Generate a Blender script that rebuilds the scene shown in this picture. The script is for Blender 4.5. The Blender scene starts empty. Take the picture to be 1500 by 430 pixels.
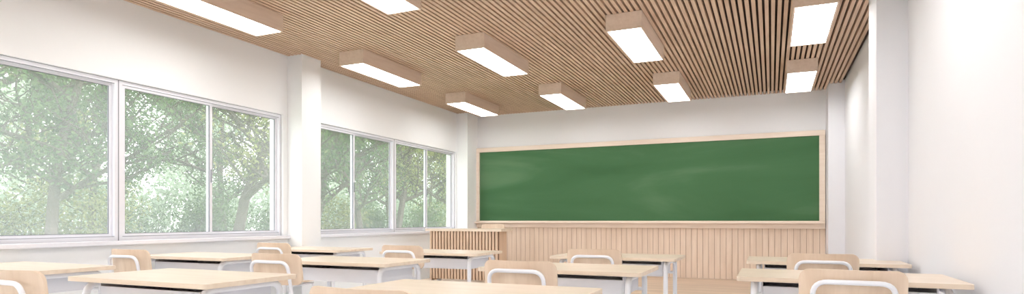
import bpy, bmesh, math, random
import numpy as np
from mathutils import Vector, Matrix
S = bpy.context.scene
COL = S.collection
rnd = random.Random(7)

# ------------------------------------------------------------------ materials
def base_mat(name):
    m = bpy.data.materials.new(name); m.use_nodes = True
    nt = m.node_tree; b = nt.nodes["Principled BSDF"]
    return m, nt, b

def srgb(r, g, b):
    f = lambda c: (c/255/12.92) if c/255 <= .04045 else ((c/255+.055)/1.055)**2.4
    return (f(r), f(g), f(b), 1)

def plain(name, col, rough=.6, noise=.03, scale=3.0, metal=0):
    m, nt, b = base_mat(name)
    tc = nt.nodes.new("ShaderNodeTexCoord"); n = nt.nodes.new("ShaderNodeTexNoise")
    n.inputs["Scale"].default_value = scale; n.inputs["Detail"].default_value = 4
    nt.links.new(tc.outputs["Object"], n.inputs["Vector"])
    r = nt.nodes.new("ShaderNodeValToRGB")
    c = Vector(col[:3])
    r.color_ramp.elements[0].position = .3; r.color_ramp.elements[1].position = .7
    r.color_ramp.elements[0].color = (*(c*(1-noise)), 1)
    r.color_ramp.elements[1].color = (*[min(1, v*(1+noise)) for v in c], 1)
    nt.links.new(n.outputs["Fac"], r.inputs[0]); nt.links.new(r.outputs[0], b.inputs["Base Color"])
    b.inputs["Roughness"].default_value = rough; b.inputs["Metallic"].default_value = metal
    return m

def wood(name, ca, cb, axis=0, rough=.5, scale=6.0, plank=None, pvar=.12):
    """grain stretched along axis; optional plank=(axis,width) tone steps"""
    m, nt, b = base_mat(name)
    tc = nt.nodes.new("ShaderNodeTexCoord"); mp = nt.nodes.new("ShaderNodeMapping")
    sc = [scale*4]*3; sc[axis] = scale*.35
    mp.inputs["Scale"].default_value = sc
    n = nt.nodes.new("ShaderNodeTexNoise"); n.inputs["Scale"].default_value = 1.0
    n.inputs["Detail"].default_value = 6; n.inputs["Distortion"].default_value = .6
    r = nt.nodes.new("ShaderNodeValToRGB")
    r.color_ramp.elements[0].position = .3; r.color_ramp.elements[1].position = .72
    r.color_ramp.elements[0].color = ca; r.color_ramp.elements[1].color = cb
    nt.links.new(tc.outputs["Object"], mp.inputs[0]); nt.links.new(mp.outputs[0], n.inputs["Vector"])
    nt.links.new(n.outputs["Fac"], r.inputs[0])
    out = r.outputs[0]
    if plank:
        sx = nt.nodes.new("ShaderNodeSeparateXYZ"); nt.links.new(tc.outputs["Object"], sx.inputs[0])
        dv = nt.nodes.new("ShaderNodeMath"); dv.operation = 'DIVIDE'; dv.inputs[1].default_value = plank[1]
        nt.links.new(sx.outputs[plank[0]], dv.inputs[0])
        fl = nt.nodes.new("ShaderNodeMath"); fl.operation = 'FLOOR'; nt.links.new(dv.outputs[0], fl.inputs[0])
        wn = nt.nodes.new("ShaderNodeTexWhiteNoise"); wn.noise_dimensions = '1D'
        nt.links.new(fl.outputs[0], wn.inputs["W"])
        mr = nt.nodes.new("ShaderNodeMapRange"); mr.inputs[3].default_value = 1-pvar; mr.inputs[4].default_value = 1+pvar*.4
        nt.links.new(wn.outputs[0], mr.inputs[0])
        hs = nt.nodes.new("ShaderNodeHueSaturation"); nt.links.new(mr.outputs[0], hs.inputs["Value"])
        nt.links.new(out, hs.inputs["Color"]); out = hs.outputs[0]
    nt.links.new(out, b.inputs["Base Color"]); b.inputs["Roughness"].default_value = rough
    return m

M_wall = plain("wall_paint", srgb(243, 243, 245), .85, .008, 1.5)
M_wallR = plain("wall_paint_light_toned_down", srgb(235, 235, 239), .85, .008, 1.5)  # same white paint, colour darkened to offset strong lamp light on this wall
M_wallL = plain("wall_paint_light_lifted", srgb(247, 248, 249), .85, .008, 1.5)  # same white paint, colour lightened to stand in for more light here
M_floor = plain("floor_vinyl", srgb(236, 237, 238), .4, .03, 5)
M_slat = wood("slat_wood", srgb(206, 174, 148), srgb(223, 194, 169), 1, .6, 5)
M_plenum = plain("plenum_dark", srgb(66, 50, 42), .95, .05)
M_box = wood("fixture_wood", srgb(222, 198, 178), srgb(234, 212, 194), 1, .55, 6)
M_top = wood("desk_wood", srgb(226, 206, 184), srgb(238, 221, 201), 0, .28, 5)
M_chair = wood("chair_ply", srgb(222, 196, 170), srgb(236, 213, 190), 2, .38, 6)
M_frame = wood("board_frame_wood", srgb(236, 217, 200), srgb(245, 229, 214), 0, .5, 5)
M_wains = wood("wainscot_wood", srgb(226, 203, 182), srgb(237, 217, 198), 2, .55, 5, plank=(0, .085), pvar=.03)
M_plat = wood("platform_wood", srgb(204, 178, 156), srgb(222, 198, 176), 0, .4, 5, plank=(1, .12))
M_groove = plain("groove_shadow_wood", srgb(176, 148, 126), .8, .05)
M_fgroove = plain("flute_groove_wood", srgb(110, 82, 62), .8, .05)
M_tube = plain("white_powdercoat", srgb(240, 240, 245), .3, .01)
M_grey = plain("grey_sheet_metal", srgb(230, 230, 236), .45, .03)
M_gasket = plain("grey_window_gasket", srgb(140, 142, 150), .6, .03)
M_rub = plain("dark_rubber", srgb(60, 58, 60), .8, .05)
M_alu = plain("window_frame_paint", srgb(238, 238, 245), .4, .01)
M_flute = wood("fluted_wood", srgb(208, 176, 148), srgb(222, 192, 166), 2, .55, 6)

# light panel
M_emit, nt, b = base_mat("light_diffuser")
b.inputs["Base Color"].default_value = (1, 1, 1, 1)
b.inputs["Emission Color"].default_value = (1, .995, .985, 1); b.inputs["Emission Strength"].default_value = 10.4

# glass: thin, slightly hazy
M_glass = bpy.data.materials.new("window_glass"); M_glass.use_nodes = True
nt = M_glass.node_tree; nt.nodes.clear()
o = nt.nodes.new("ShaderNodeOutputMaterial"); tr = nt.nodes.new("ShaderNodeBsdfTransparent")
tl = nt.nodes.new("ShaderNodeBsdfTranslucent")
m1 = nt.nodes.new("ShaderNodeMixShader")
nz = nt.nodes.new("ShaderNodeTexNoise"); nz.inputs["Scale"].default_value = 1.2
mr = nt.nodes.new("ShaderNodeMapRange"); mr.inputs[3].default_value = .08; mr.inputs[4].default_value = .15
nt.links.new(nz.outputs[0], mr.inputs[0]); nt.links.new(mr.outputs[0], m1.inputs[0])
tl.inputs[0].default_value = (.96, .98, .98, 1)
nt.links.new(tr.outputs[0], m1.inputs[1]); nt.links.new(tl.outputs[0], m1.inputs[2])
nt.links.new(m1.outputs[0], o.inputs[0])

# chalkboard
M_board, nt, b = base_mat("chalkboard_green")
tc = nt.nodes.new("ShaderNodeTexCoord"); mp = nt.nodes.new("ShaderNodeMapping")
mp.inputs["Scale"].default_value = (.25, 1, 1.3); mp.inputs["Rotation"].default_value = (0, .08, 0)
n = nt.nodes.new("ShaderNodeTexNoise"); n.inputs["Scale"].default_value = 1.2; n.inputs["Detail"].default_value = 6
n.inputs["Distortion"].default_value = .5; n.inputs["Roughness"].default_value = .5
r = nt.nodes.new("ShaderNodeValToRGB")
e = r.color_ramp.elements
e[0].position = .3; e[0].color = srgb(62, 104, 66); e[1].position = .85; e[1].color = srgb(116, 148, 114)
x = e.new(.52); x.color = srgb(74, 116, 78)
nt.links.new(tc.outputs["Object"], mp.inputs[0]); nt.links.new(mp.outputs[0], n.inputs["Vector"])
nt.links.new(n.outputs[0], r.inputs[0]); nt.links.new(r.outputs[0], b.inputs["Base Color"]); b.inputs["Roughness"].default_value = .75
b.inputs["Specular IOR Level"].default_value = .3

def leaf_mat(name, ca, cb):
    m = bpy.data.materials.new(name); m.use_nodes = True
    nt = m.node_tree; nt.nodes.clear()
    o = nt.nodes.new("ShaderNodeOutputMaterial"); g = nt.nodes.new("ShaderNodeNewGeometry")
    r = nt.nodes.new("ShaderNodeValToRGB"); r.color_ramp.elements[0].color = ca; r.color_ramp.elements[1].color = cb
    d = nt.nodes.new("ShaderNodeBsdfDiffuse"); t = nt.nodes.new("ShaderNodeBsdfTranslucent"); mx = nt.nodes.new("ShaderNodeMixShader")
    mx.inputs[0].default_value = .35
    nt.links.new(g.outputs["Random Per Island"], r.inputs[0])
    for q in (d, t): nt.links.new(r.outputs[0], q.inputs[0])
    nt.links.new(d.outputs[0], mx.inputs[1]); nt.links.new(t.outputs[0], mx.inputs[2]); nt.links.new(mx.outputs[0], o.inputs[0])
    return m
M_leaf = [leaf_mat("leaf_green", srgb(66, 92, 60), srgb(120, 142, 98)),
          leaf_mat("leaf_yellowgreen", srgb(108, 122, 78), srgb(170, 172, 120)),
          leaf_mat("leaf_haze_tint", srgb(158, 176, 152), srgb(202, 213, 192))]  # last one: distance haze painted into the leaf colour of the far rows
M_bark = plain("bark", srgb(88, 80, 72), .9, .25, 12)
M_grass = plain("grass", srgb(124, 144, 102), .9, .25, 2)

# ------------------------------------------------------------------ mesh helpers
class MB:
    def __init__(self): self.v = []; self.f = []; self.m = []
    def box(self, x0, x1, y0, y1, z0, z1, mi=0):
        i = len(self.v)
        self.v += [(x0,y0,z0),(x1,y0,z0),(x1,y1,z0),(x0,y1,z0),(x0,y0,z1),(x1,y0,z1),(x1,y1,z1),(x0,y1,z1)]
        for f in ((0,3,2,1),(4,5,6,7),(0,1,5,4),(1,2,6,5),(2,3,7,6),(3,0,4,7)):
            self.f.append(tuple(i+k for k in f)); self.m.append(mi)
    def tube(self, pts, r, n=10, mi=0, fr=0, r1=None):
        pts = [Vector(p) for p in pts]
        if fr:
            q = [pts[0]]
            for a, p, c in zip(pts, pts[1:], pts[2:]):
                d0 = (a-p); d1 = (c-p); rr = min(fr, d0.length*.49, d1.length*.49)
                s = p+d0.normalized()*rr; t = p+d1.normalized()*rr
                for k in range(7):
                    u = k/6; q.append(s*(1-u)**2+p*2*u*(1-u)+t*u*u)
            q.append(pts[-1]); pts = q
        t = (pts[1]-pts[0]).normalized()
        up = Vector((0,0,1)) if abs(t.z) < .9 else Vector((1,0,0))
        a = t.cross(up).normalized(); rings = []
        for k, p in enumerate(pts):
            if k == 0: tt = (pts[1]-p)
            elif k == len(pts)-1: tt = (p-pts[k-1])
            else: tt = (pts[k+1]-pts[k-1])
            tt.normalize(); a = (a-tt*a.dot(tt)).normalized(); b = tt.cross(a)
            rad = r if r1 is None else r+(r1-r)*k/(len(pts)-1)
            i = len(self.v)
            self.v += [tuple(p+(a*math.cos(w)+b*math.sin(w))*rad) for w in (2*math.pi*j/n for j in range(n))]
            rings.append(i)
        for i, j in zip(rings, rings[1:]):
            for k in range(n):
                self.f.append((i+k, i+(k+1)%n, j+(k+1)%n, j+k)); self.m.append(mi)
        self.f.append(tuple(rings[0]+k for k in reversed(range(n)))); self.m.append(mi)
        self.f.append(tuple(rings[-1]+k for k in range(n))); self.m.append(mi)
    def plate(self, W, H, t, r, curve=0, orient='XZ', c=(0,0,0), tilt=0, sag=0):
        xs = []
        for k in range(7): xs.append(-W/2+r*(1-math.cos(math.pi/2*k/6)))
        for k in range(1, 8): xs.append(-W/2+r+(W-2*r)*k/8)
        xs += [-x for x in xs[:7]][::-1]
        cols = []
        for x in xs:
            e = max(0, r-(W/2-abs(x))); h = H/2-(r-math.sqrt(max(0, r*r-e*e)))
            off = curve*((x/(W/2))**2)
            zz = [-h, -h*.5, 0, h*.5, h]
            row = []
            for s in (0, 1):
                for z in zz:
                    y = off+(t/2 if s else -t/2)+sag*(z/(H/2))**2
                    if orient == 'XZ':
                        p = Vector((x, y+z*tilt, z))
                    else:
                        p = Vector((x, z, y))
                    row.append(tuple(p+Vector(c)))
            i = len(self.v); self.v += row; cols.append(i)
        for i, j in zip(cols, cols[1:]):
            for k in range(4):
                self.f.append((i+k, j+k, j+k+1, i+k+1)); self.m.append(0)
                self.f.append((i+5+k, i+6+k, j+6+k, j+5+k)); self.m.append(0)
            self.f.append((i, i+5, j+5, j)); self.m.append(0)
            self.f.append((i+4, j+4, j+9, i+9)); self.m.append(0)
        i = cols[0]; j = cols[-1]
        self.f.append((i, i+1, i+2, i+3, i+4, i+9, i+8, i+7, i+6, i+5)); self.m.append(0)
        self.f.append((j, j+5, j+6, j+7, j+8, j+9, j+4, j+3, j+2, j+1)); self.m.append(0)
    def obj(self, name, mats, smooth=False, bevel=0, parent=None, loc=None):
        me = bpy.data.meshes.new(name); me.from_pydata(self.v, [], self.f)
        for m in mats: me.materials.append(m)
        me.polygons.foreach_set("material_index", self.m)
        bm = bmesh.new(); bm.from_mesh(me); bmesh.ops.recalc_face_normals(bm, faces=bm.faces); bm.to_mesh(me); bm.free()
        ob = bpy.data.objects.new(name, me); COL.objects.link(ob)
        if smooth:
            me.polygons.foreach_set("use_smooth", [True]*len(me.polygons))
            md = ob.modifiers.new("es", 'EDGE_SPLIT'); md.split_angle = math.radians(40)
        if bevel:
            md = ob.modifiers.new("bv", 'BEVEL'); md.width = bevel; md.segments = 2; md.limit_method = 'ANGLE'; md.angle_limit = math.radians(50)
        if parent: ob.parent = parent
        if loc: ob.location = loc
        return ob

def empty(name, label, cat, group=None):
    e = bpy.data.objects.new(name, None); COL.objects.link(e); e.empty_display_size = .1
    e["label"] = label; e["category"] = cat
    if group: e["group"] = group
    return e
def tag(o, label, cat, group=None):
    o["label"] = label; o["category"] = cat
    if group: o["group"] = group
def struct(o, label, cat):
    o["kind"] = "structure"; o["label"] = label; o["category"] = cat
def clone(root, loc, rz=0, scale=None, label=None):
    c = root.copy(); COL.objects.link(c); c.location = loc; c.rotation_euler = (0, 0, rz)
    if scale: c.scale = scale
    for ch in root.children:
        k = ch.copy(); COL.objects.link(k); k.parent = c
        for g in ch.children:
            kk = g.copy(); COL.objects.link(kk); kk.parent = k
    if label: c["label"] = label
    return c

# ------------------------------------------------------------------ room
XL, XR, YB, YF, ZC = -5.1, .92, 9.7, -2.2, 2.93
SILL, HEAD = .875, 2.25
ZT = 3.05
# floor
m = MB(); m.box(XL-.25, XR+.2, YF-.2, YB+.2, -.1, 0)
struct(m.obj("floor", [M_floor]), "pale smooth classroom floor", "floor")
# ceiling with slats
m = MB(); m.box(XL-.25, XR+.2, YF-.2, YB+.2, ZC+.042, ZC+.17, 1)
p = .053; x = XL+.010
while x+.034 < XR:
    m.box(x, x+.032, YF, YB, ZC, ZC+.046, 0); x += p
struct(m.obj("ceiling", [M_slat, M_plenum]), "ceiling of light brown timber slats over dark gaps", "ceiling")
# back wall + front wall
m = MB(); m.box(XL-.25, XR+.2, YB, YB+.2, 0, ZT)
struct(m.obj("wall_back", [M_wall]), "plain white painted wall carrying the chalkboard", "wall")
m = MB(); m.box(XL-.25, XR+.2, YF-.2, YF, 0, ZT)
struct(m.obj("wall_front", [M_wall]), "plain white painted wall", "wall")
# right wall with columns
m = MB(); m.box(XR, XR+.2, YF, YB, 0, ZT)
for (a, c) in ((5.18, 5.56), (9.3, 9.7), (1.0, 1.38)): m.box(.72, XR, a, c, 0, ZT)
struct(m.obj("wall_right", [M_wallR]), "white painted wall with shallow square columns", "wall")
# left wall
bays = [(-2.2, 1.10), (1.5, 5.2), (5.58, 9.3)]
m = MB()
m.box(XL-.2, XL, YF, YB, 0, SILL-.0); m.box(XL-.2, XL, YF, YB, HEAD, ZT)
for (a, c) in ((1.10, 1.5), (5.2, 5.58), (9.27, 9.7)):
    m.box(XL-.2, XL, a, c, SILL, HEAD)
m.box(XL-.2, XL, YF, YF+.1, SILL, HEAD)
for (a, c) in ((1.15, 1.48), (5.27, 5.58), (9.3, 9.7)):
    m.box(XL, -4.89, a, c, 0, ZT)
struct(m.obj("wall_left", [M_wallL]), "white painted window wall with square columns", "wall")
# windows
def window(n, y0, y1):
    m = MB(); xf, xb = XL-.03, XL-.09; z0, z1 = SILL, HEAD; w = .034
    m.box(xb, xf, y0, y1, z0, z0+w); m.box(xb, xf, y0, y1, z1-w, z1)
    m.box(xb, xf, y0, y0+w, z0+w, z1-w); m.box(xb, xf, y1-w, y1, z0+w, z1-w)
    mid = (y0+y1)/2
    def sash(a, c, xa, xc):
        s = .024; zz0 = z0+w; zz1 = z1-w; g = .005
        m.box(xa, xc, a, c, zz0, zz0+s); m.box(xa, xc, a, c, zz1-s, zz1)
        m.box(xa, xc, a, a+s, zz0+s, zz1-s); m.box(xa, xc, c-s, c, zz0+s, zz1-s)
        xm = (xa+xc)/2; a2, c2, b2, t2 = a+s, c-s, zz0+s, zz1-s
        m.box(xm-.006, xm+.006, a2, c2, b2, b2+g, 2); m.box(xm-.006, xm+.006, a2, c2, t2-g, t2, 2)
        m.box(xm-.006, xm+.006, a2, a2+g, b2+g, t2-g, 2); m.box(xm-.006, xm+.006, c2-g, c2, b2+g, t2-g, 2)
        m.box(xm-.002, xm+.002, a2+g, c2-g, b2+g, t2-g, 1)
    sash(y0+w, mid+.014, xb+.032, xf-.004); sash(mid-.014, y1-w, xb+.004, xb+.030)
    m.box(xf-.004, xf+.006, mid-.006, mid+.002, z0+.55, z0+.68, 2)
    e = .004
    m.box(xf-.004, xf+.001, y0+w, y1-w, z0+w, z0+w+e, 2); m.box(xf-.004, xf+.001, y0+w, y1-w, z1-w-e, z1-w, 2)
    m.box(xf-.01, xf+.001, y0, y0+e, z0, z1, 2); m.box(xf-.01, xf+.001, y1-e, y1, z0, z1, 2)
    m.box(xf-.01, xf+.001, y0, y1, z1-e, z1, 2)
    o = m.obj("window_%d" % n, [M_alu, M_glass, M_gasket])
    struct(o, "white framed two-pane sliding window", "window")
n = 1
for (a, c) in bays[1:]:
    c = min(c, 9.27); mid = (a+c)/2
    window(n, a, mid); window(n+1, mid, c); n += 2
window(n, -2.1, -.5); window(n+1, -.5, 1.10)
for i, (a, c) in enumerate(((1.48, 5.27), (5.58, 9.3), (-2.2, 1.15))):
    m = MB(); m.box(XL-.03, XL+.05, a, c, SILL-.035, SILL)
    struct(m.obj("trim_%d" % (i+1), [M_alu], bevel=.004), "white window sill ledge", "sill")
# baseboards
m = MB(); m.box(XR-.012, XR, YF, 5.18, 0, .09); m.box(XR-.012, XR, 5.56, 7.3, 0, .09)
struct(m.obj("baseboard_right", [M_alu]), "low white baseboard", "baseboard")
m = MB(); m.box(XL, XL+.012, 1.48, 5.27, 0, .09); m.box(XL, XL+.012, 5.58, 7.3, 0, .09)
struct(m.obj("baseboard_left", [M_alu]), "low white baseboard", "baseboard")

# ------------------------------------------------------------------ platform, wainscot, board
PZ = .15
m = MB(); m.box(-4.88, .71, 7.35, YB-.03, 0, PZ-.02); m.box(-4.885, .715, 7.33, YB-.03, PZ-.02, PZ)
o = m.obj("teaching_platform", [M_plat], bevel=.003); tag(o, "low wooden teaching platform under the chalkboard", "platform")
m = MB(); x = -4.885; m.box(-4.885, .715, YB-.012, YB, PZ, .925, 1)
while x < .714:
    x2 = min(x+.085, .715); m.box(x+.003, x2-.003, YB-.020, YB-.012, PZ, .925, 0); x += .085
struct(m.obj("trim_4", [M_wains, M_groove]), "light wood wainscot of vertical boards below the chalkboard", "wainscot")

bd = empty("chalkboard", "wide green chalkboard in a light wood frame on the wall", "chalkboard")
bd.location = (-2.105, YB, .925)
BX0, BX1, BZ = -4.91+2.105, .71+2.105, 1.42
m = MB(); m.box(BX0+.05, BX1-.05, -.03, 0, .08, BZ-.05); m.obj("writing_surface", [M_board], parent=bd)
m = MB(); fw = .078
m.box(BX0, BX1, -.055, 0, BZ-fw, BZ); m.box(BX0, BX0+fw, -.055, 0, .115, BZ-fw); m.box(BX1-fw, BX1, -.055, 0, .115, BZ-fw)
m.box(BX0, BX1, -.055, 0, 0, .115)
m.obj("frame", [M_frame], bevel=.004, parent=bd)
m = MB(); m.box(BX0+.02, BX1-.02, -.12, -.055, .075, .09); m.box(BX0+.02, BX1-.02, -.125, -.115, .075, .105)
m.obj("chalk_tray", [M_frame], bevel=.003, parent=bd)

# ------------------------------------------------------------------ ceiling lights
def fixture():
    e = empty("ceiling_light", "wood-cased rectangular ceiling light with glowing white panel", "ceiling light", "ceiling lights in the slatted ceiling")
    W, L, Hh = .33, 1.2, .155; t = .014
    m = MB()
    m.box(-W/2, W/2, -L/2, -L/2+t, -Hh, 0); m.box(-W/2, W/2, L/2-t, L/2, -Hh, 0)
    m.box(-W/2, -W/2+t, -L/2+t, L/2-t, -Hh, 0); m.box(W/2-t, W/2, -L/2+t, L/2-t, -Hh, 0)
    m.box(-W/2+t, W/2-t, -L/2+t, L/2-t, -.02, 0)
    m.obj("housing", [M_box], bevel=.002, parent=e)
    m = MB(); m.box(-W/2+t, W/2-t, -L/2+t, L/2-t, -Hh+.004, -Hh+.02)
    m.obj("light_panel", [M_emit], parent=e)
    return e
fx = fixture(); first = True
for cx in (-4.28, -2.8, -1.23, .33):
    for cy in (-1.2, 1.2, 3.6, 5.97, 8.35):
        if first: fx.location = (cx, cy, ZC); first = False
        else: clone(fx, (cx, cy, ZC))

# ------------------------------------------------------------------ student chair (faces +Y)
def chair():
    e = empty("school_chair", "light plywood school chair with white tubular steel frame", "chair", "student chairs")
    m = MB(); m.plate(.415, .20, .014, .045, curve=.045, orient='XZ', c=(0, -.0, .736), tilt=-.12)
    m.obj("backrest", [M_chair], smooth=True, parent=e)
    m = MB(); m.plate(.41, .40, .014, .05, curve=.012, orient='XY', c=(0, .255, .445), sag=.01)
    m.obj("seat", [M_chair], smooth=True, parent=e)
    m = MB(); r = .011; w = .155
    path = [(-w, .40, .425), (-w, .05, .425), (-w, .006, .61), (-w, -.026, .784), (w, -.026, .784), (w, .006, .61), (w, .05, .425), (w, .40, .425)]
    m.tube(path, r, 12, fr=.06)
    m.obj("back_frame", [M_tube], smooth=True, parent=e)
    for sx in (-1, 1):
        for (ya, yb2) in ((.10, -.02), (.38, .44)):
            m = MB(); m.tube([(sx*.165, ya, .425), (sx*.175, (ya*.3+yb2*.7), .2), (sx*.185, yb2, .012)], .011, 10, fr=.05)
            lg = m.obj("leg", [M_tube], smooth=True, parent=e)
            f = MB(); f.tube([(sx*.185, yb2, 0), (sx*.185, yb2, .03)], .014, 10)
            fo = f.obj("foot_cap", [M_rub], smooth=True, parent=lg)
    for yy in (.10, .38):
        m = MB(); m.tube([(-.165, yy, .425), (.165, yy, .425)], .009, 8)
        m.obj("crossbar", [M_tube], smooth=True, parent=e)
    return e
ch = chair()
chairs = [(-3.04, 1.50), (-1.2, 1.52), (-4.36, 2.9), (-2.94, 2.9), (-1.23, 2.9), (.32, 2.93), (-4.35, 4.28), (-2.90, 4.28), (-1.21, 4.28), (.30, 4.28)]
ch.location = (*chairs[0], 0)
for i, c in enumerate(chairs[1:]): clone(ch, (*c, 0))
tch = clone(ch, (-4.19, 8.9, PZ), math.pi, label="light plywood chair behind the teacher's desk")
tch["group"] = "teacher's chair"

# ------------------------------------------------------------------ student desk (origin at floor centre)
def desk():
    e = empty("school_desk", "light wood topped school desk with white tubular legs", "desk", "student desks")
    W, D = 1.04, .6
    m = MB(); m.plate(W, D, .024, .022, orient='XY', c=(0, 0, .738)); m.obj("desktop", [M_top], bevel=.004, parent=e)
    m = MB()   # open tray
    a, y0, y1, z0, z1 = .40, -.20, .22, .60, .726; t = .008
    m.box(-a, a, y0, y1, z0, z0+t); m.box(-a, -a+t, y0, y1, z0+t, z1); m.box(a-t, a, y0, y1, z0+t, z1)
    m.box(-a+t, a-t, y1-t, y1, z0+t, z1); m.box(-a+t, a-t, y0, y0+t, z0+t, z0+.095)
    m.obj("book_tray", [M_grey], bevel=.002, parent=e)
    for s in (-1, 1):
        m = MB(); x = s*.435
        m.tube([(x, -.25, .0), (x, -.25, .71), (x, .25, .71), (x, .25, 0)], .018, 12, fr=.07)
        m.obj("leg_frame", [M_tube], smooth=True, parent=e)
        m = MB(); m.tube([(x, -.25, .12), (x, .25, .12)], .012, 10)
        m.obj("crossbar", [M_tube], smooth=True, parent=e)
    for zz in (.12, .60):
        m = MB(); m.tube([(-.435, .25, zz), (.435, .25, zz)], .012, 10)
        m.obj("crossbar", [M_tube], smooth=True, parent=e)
    return e
dk = desk(); dl = []
for cy in (2.28, 3.7, 5.05):
    for cx in (-4.48, -2.94, -1.2, .35):
        if cy < 3 and cx > 0: continue
        dl.append((cx, cy, 0))
dk.location = dl[0]
for c in dl[1:]: clone(dk, c)

# ------------------------------------------------------------------ teacher's desk
td = empty("teacher_desk", "light wood teacher's desk with fluted front panel", "desk")
td.location = (-4.01, 7.66, PZ)
m = MB(); m.plate(1.22, .40, .035, .012, orient='XY', c=(0, 0, .76)); m.obj("desktop", [M_top], bevel=.004, parent=td)
m = MB(); m.box(-.55, .55, -.155, -.14, .06, .742, 1); x = -.55
while x < .545:
    m.box(x+.009, x+.041, -.18, -.155, .06, .742, 0); x += .05
m.obj("front_panel", [M_flute, M_fgroove], bevel=.002, parent=td)
for s in (-1, 1):
    m = MB(); m.box(min(s*.53, s*.55), max(s*.53, s*.55), -.14, .12, .03, .742); m.obj("side_panel", [M_flute], bevel=.002, parent=td)
    for yy in (-.11, .09):
        m = MB(); m.box(s*.54-.022, s*.54+.022, yy-.025, yy+.025, 0, .03); m.obj("foot", [M_tube], parent=td)
m = MB(); m.box(-.53, .53, -.14, .12, .50, .515); m.obj("shelf", [M_top], parent=td)

# ------------------------------------------------------------------ outdoors
m = MB(); m.box(-60, XL-.3, -10, 70, -.7, -.5)
struct(m.obj("ground", [M_grass]), "green lawn outside the windows", "ground")

def tree_meshes(seed, H, spread, nleaf, leafm, lsz, bush=False, thick=.12, keepf=.45):
    R = random.Random(seed); m = MB(); tips = []
    def grow(p, d, L, r, lvl):
        pts = [p]; n = 5
        for k in range(n):
            d = (d+Vector((R.uniform(-.22,.22), R.uniform(-.22,.22), R.uniform(-.05,.16)))).normalized()
            p = p+d*L/n; pts.append(p)
            if lvl >= 1: tips.append((p, lvl))
            if lvl < 3 and (lvl > 0 or k >= (0 if bush else 1)):
                for _ in range(2 if lvl < 2 else 1):
                    a = R.uniform(0, 6.28); q = Vector((math.cos(a), math.sin(a), R.uniform(-.1, .7))).normalized()
                    grow(p, (d*.35+q).normalized(), L*R.uniform(.38, .58), r*.5, lvl+1)
        m.tube(pts, r, 6 if lvl < 2 else 4, r1=r*.45)
    if bush:
        for _ in range(5):
            a = R.uniform(0, 6.28); grow(Vector((math.cos(a)*.2, math.sin(a)*.2, 0)), Vector((math.cos(a)*.6, math.sin(a)*.6, 1)).normalized(), H*.75, .02, 1)
    else:
        grow(Vector((0,0,0)), Vector((R.uniform(-.1,.1), R.uniform(-.1,.1), 1)), H*.8, thick*H/6, 0)
    me = bpy.data.meshes.new("trunk"); me.from_pydata(m.v, [], m.f); me.materials.append(M_bark)
    rs = np.random.RandomState(seed)
    T = np.array([tuple(t[0]) for t in tips])
    ns = max(6, int(len(T)*.06)); seeds = T[rs.choice(len(T), ns, replace=False)]
    dmin = np.min(np.linalg.norm(T[:, None]-seeds[None], axis=2), axis=1)
    T = T[dmin <= np.quantile(dmin, keepf)]
    idx = rs.randint(0, len(T), nleaf)
    c = T[idx]+rs.normal(0, spread, (nleaf, 3)); c[:, 2] = np.abs(c[:, 2])
    a = rs.normal(size=(nleaf, 3)); a /= np.linalg.norm(a, axis=1)[:, None]
    b = rs.normal(size=(nleaf, 3)); b = np.cross(a, b); b /= np.linalg.norm(b, axis=1)[:, None]
    s = (lsz*rs.uniform(.6, 1.3, nleaf))[:, None]
    V = np.stack([c-a*s, c-b*s*.5, c+a*s, c+b*s*.5], 1).reshape(-1, 3)
    lm = bpy.data.meshes.new("foliage"); F = np.arange(nleaf*4).reshape(-1, 4)
    lm.from_pydata(V.tolist(), [], F.tolist()); lm.materials.append(leafm)
    return me, lm
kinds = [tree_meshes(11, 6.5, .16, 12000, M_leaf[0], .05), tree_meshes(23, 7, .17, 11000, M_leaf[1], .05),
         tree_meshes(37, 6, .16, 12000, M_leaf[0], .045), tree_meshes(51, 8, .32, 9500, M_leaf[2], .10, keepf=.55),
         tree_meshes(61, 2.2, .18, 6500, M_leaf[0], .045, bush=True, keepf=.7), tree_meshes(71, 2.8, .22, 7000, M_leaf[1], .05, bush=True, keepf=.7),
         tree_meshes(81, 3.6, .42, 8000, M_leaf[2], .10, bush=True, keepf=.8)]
labels = ["leafy green tree outside the windows", "yellow-green leafy tree outside the windows", "leafy green tree outside the windows", "distant tree with haze painted into its leaves, outside the windows",
          "green leafy shrub outside the windows", "yellow-green leafy shrub outside the windows", "distant shrub with haze painted into its leaves, outside the windows"]
def tree(ki, x, y, s, rz):
    sh = ki > 3
    e = empty("shrub" if sh else "tree", labels[ki], "shrub" if sh else "tree", "shrubs outside the windows" if sh else "trees outside the windows"); e.location = (x, y, -.5); e.scale = (s,)*3; e.rotation_euler = (0,0,rz)
    for nm, me in (("stems" if sh else "trunk", kinds[ki][0]), ("foliage", kinds[ki][1])):
        o = bpy.data.objects.new(nm, me); COL.objects.link(o); o.parent = e
        if nm == "foliage": o["kind"] = "stuff"
for i in range(7): tree([2,0,1,0,2,1,1][i], -10.2-rnd.uniform(0, 1.5), 3.5+i*2.7+rnd.uniform(-.3,.3), rnd.uniform(.9, 1.02), rnd.uniform(0, 6))
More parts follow.
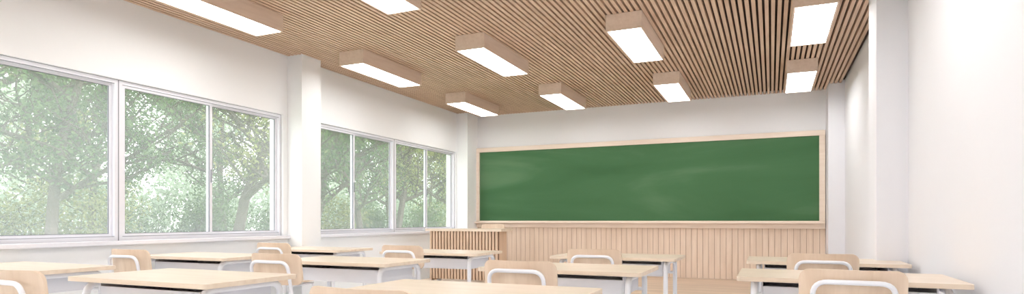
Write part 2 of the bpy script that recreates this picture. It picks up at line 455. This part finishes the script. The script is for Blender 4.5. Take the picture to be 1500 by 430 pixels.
for i in range(7): tree([1,2,0,1,1,2,0][i], -16-rnd.uniform(0, 1.2), 6.2+i*4.3+rnd.uniform(-.5,.5), rnd.uniform(.95, 1.1), rnd.uniform(0, 6))
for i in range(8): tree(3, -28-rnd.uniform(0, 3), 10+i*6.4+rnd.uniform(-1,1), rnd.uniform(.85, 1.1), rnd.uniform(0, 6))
for i in range(8): tree([4,5,4][i%3], -13.0-rnd.uniform(0, .6), 4.6+i*2.8+rnd.uniform(-.3,.3), rnd.uniform(.85, 1.0), rnd.uniform(0, 6))
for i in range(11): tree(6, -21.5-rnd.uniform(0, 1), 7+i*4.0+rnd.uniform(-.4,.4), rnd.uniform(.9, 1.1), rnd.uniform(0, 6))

# ------------------------------------------------------------------ world, sun
w = bpy.data.worlds.new("world"); S.world = w; w.use_nodes = True
nt = w.node_tree; bg = nt.nodes["Background"]
tc = nt.nodes.new("ShaderNodeTexCoord"); sp = nt.nodes.new("ShaderNodeSeparateXYZ"); r = nt.nodes.new("ShaderNodeValToRGB")
nt.links.new(tc.outputs["Generated"], sp.inputs[0]); nt.links.new(sp.outputs[2], r.inputs[0]); nt.links.new(r.outputs[0], bg.inputs[0])
r.color_ramp.elements[0].position = 0; r.color_ramp.elements[0].color = (.97, .98, 1, 1)
r.color_ramp.elements[1].color = (.9, .95, 1, 1)
bg.inputs[1].default_value = 3.8
sun = bpy.data.lights.new("sun", 'SUN'); sun.energy = 2.6; sun.angle = .1; sun.color = (1, .96, .88)
so = bpy.data.objects.new("sun", sun); COL.objects.link(so); so.rotation_euler = (math.radians(-15), math.radians(42), 0); so.location = (10, 0, 12)

# ------------------------------------------------------------------ camera
cam = bpy.data.cameras.new("camera"); co = bpy.data.objects.new("camera", cam); COL.objects.link(co)
co.location = (0, 0, 1.05); co.rotation_euler = (math.radians(90), 0, math.atan(380/875))
cam.sensor_width = 36; cam.lens = 875/1500*36; cam.shift_y = (322-215)/1500; cam.clip_start = .05; cam.clip_end = 300
S.camera = co
S.view_settings.view_transform = 'Standard'; S.view_settings.look = 'None'; S.view_settings.exposure = .1
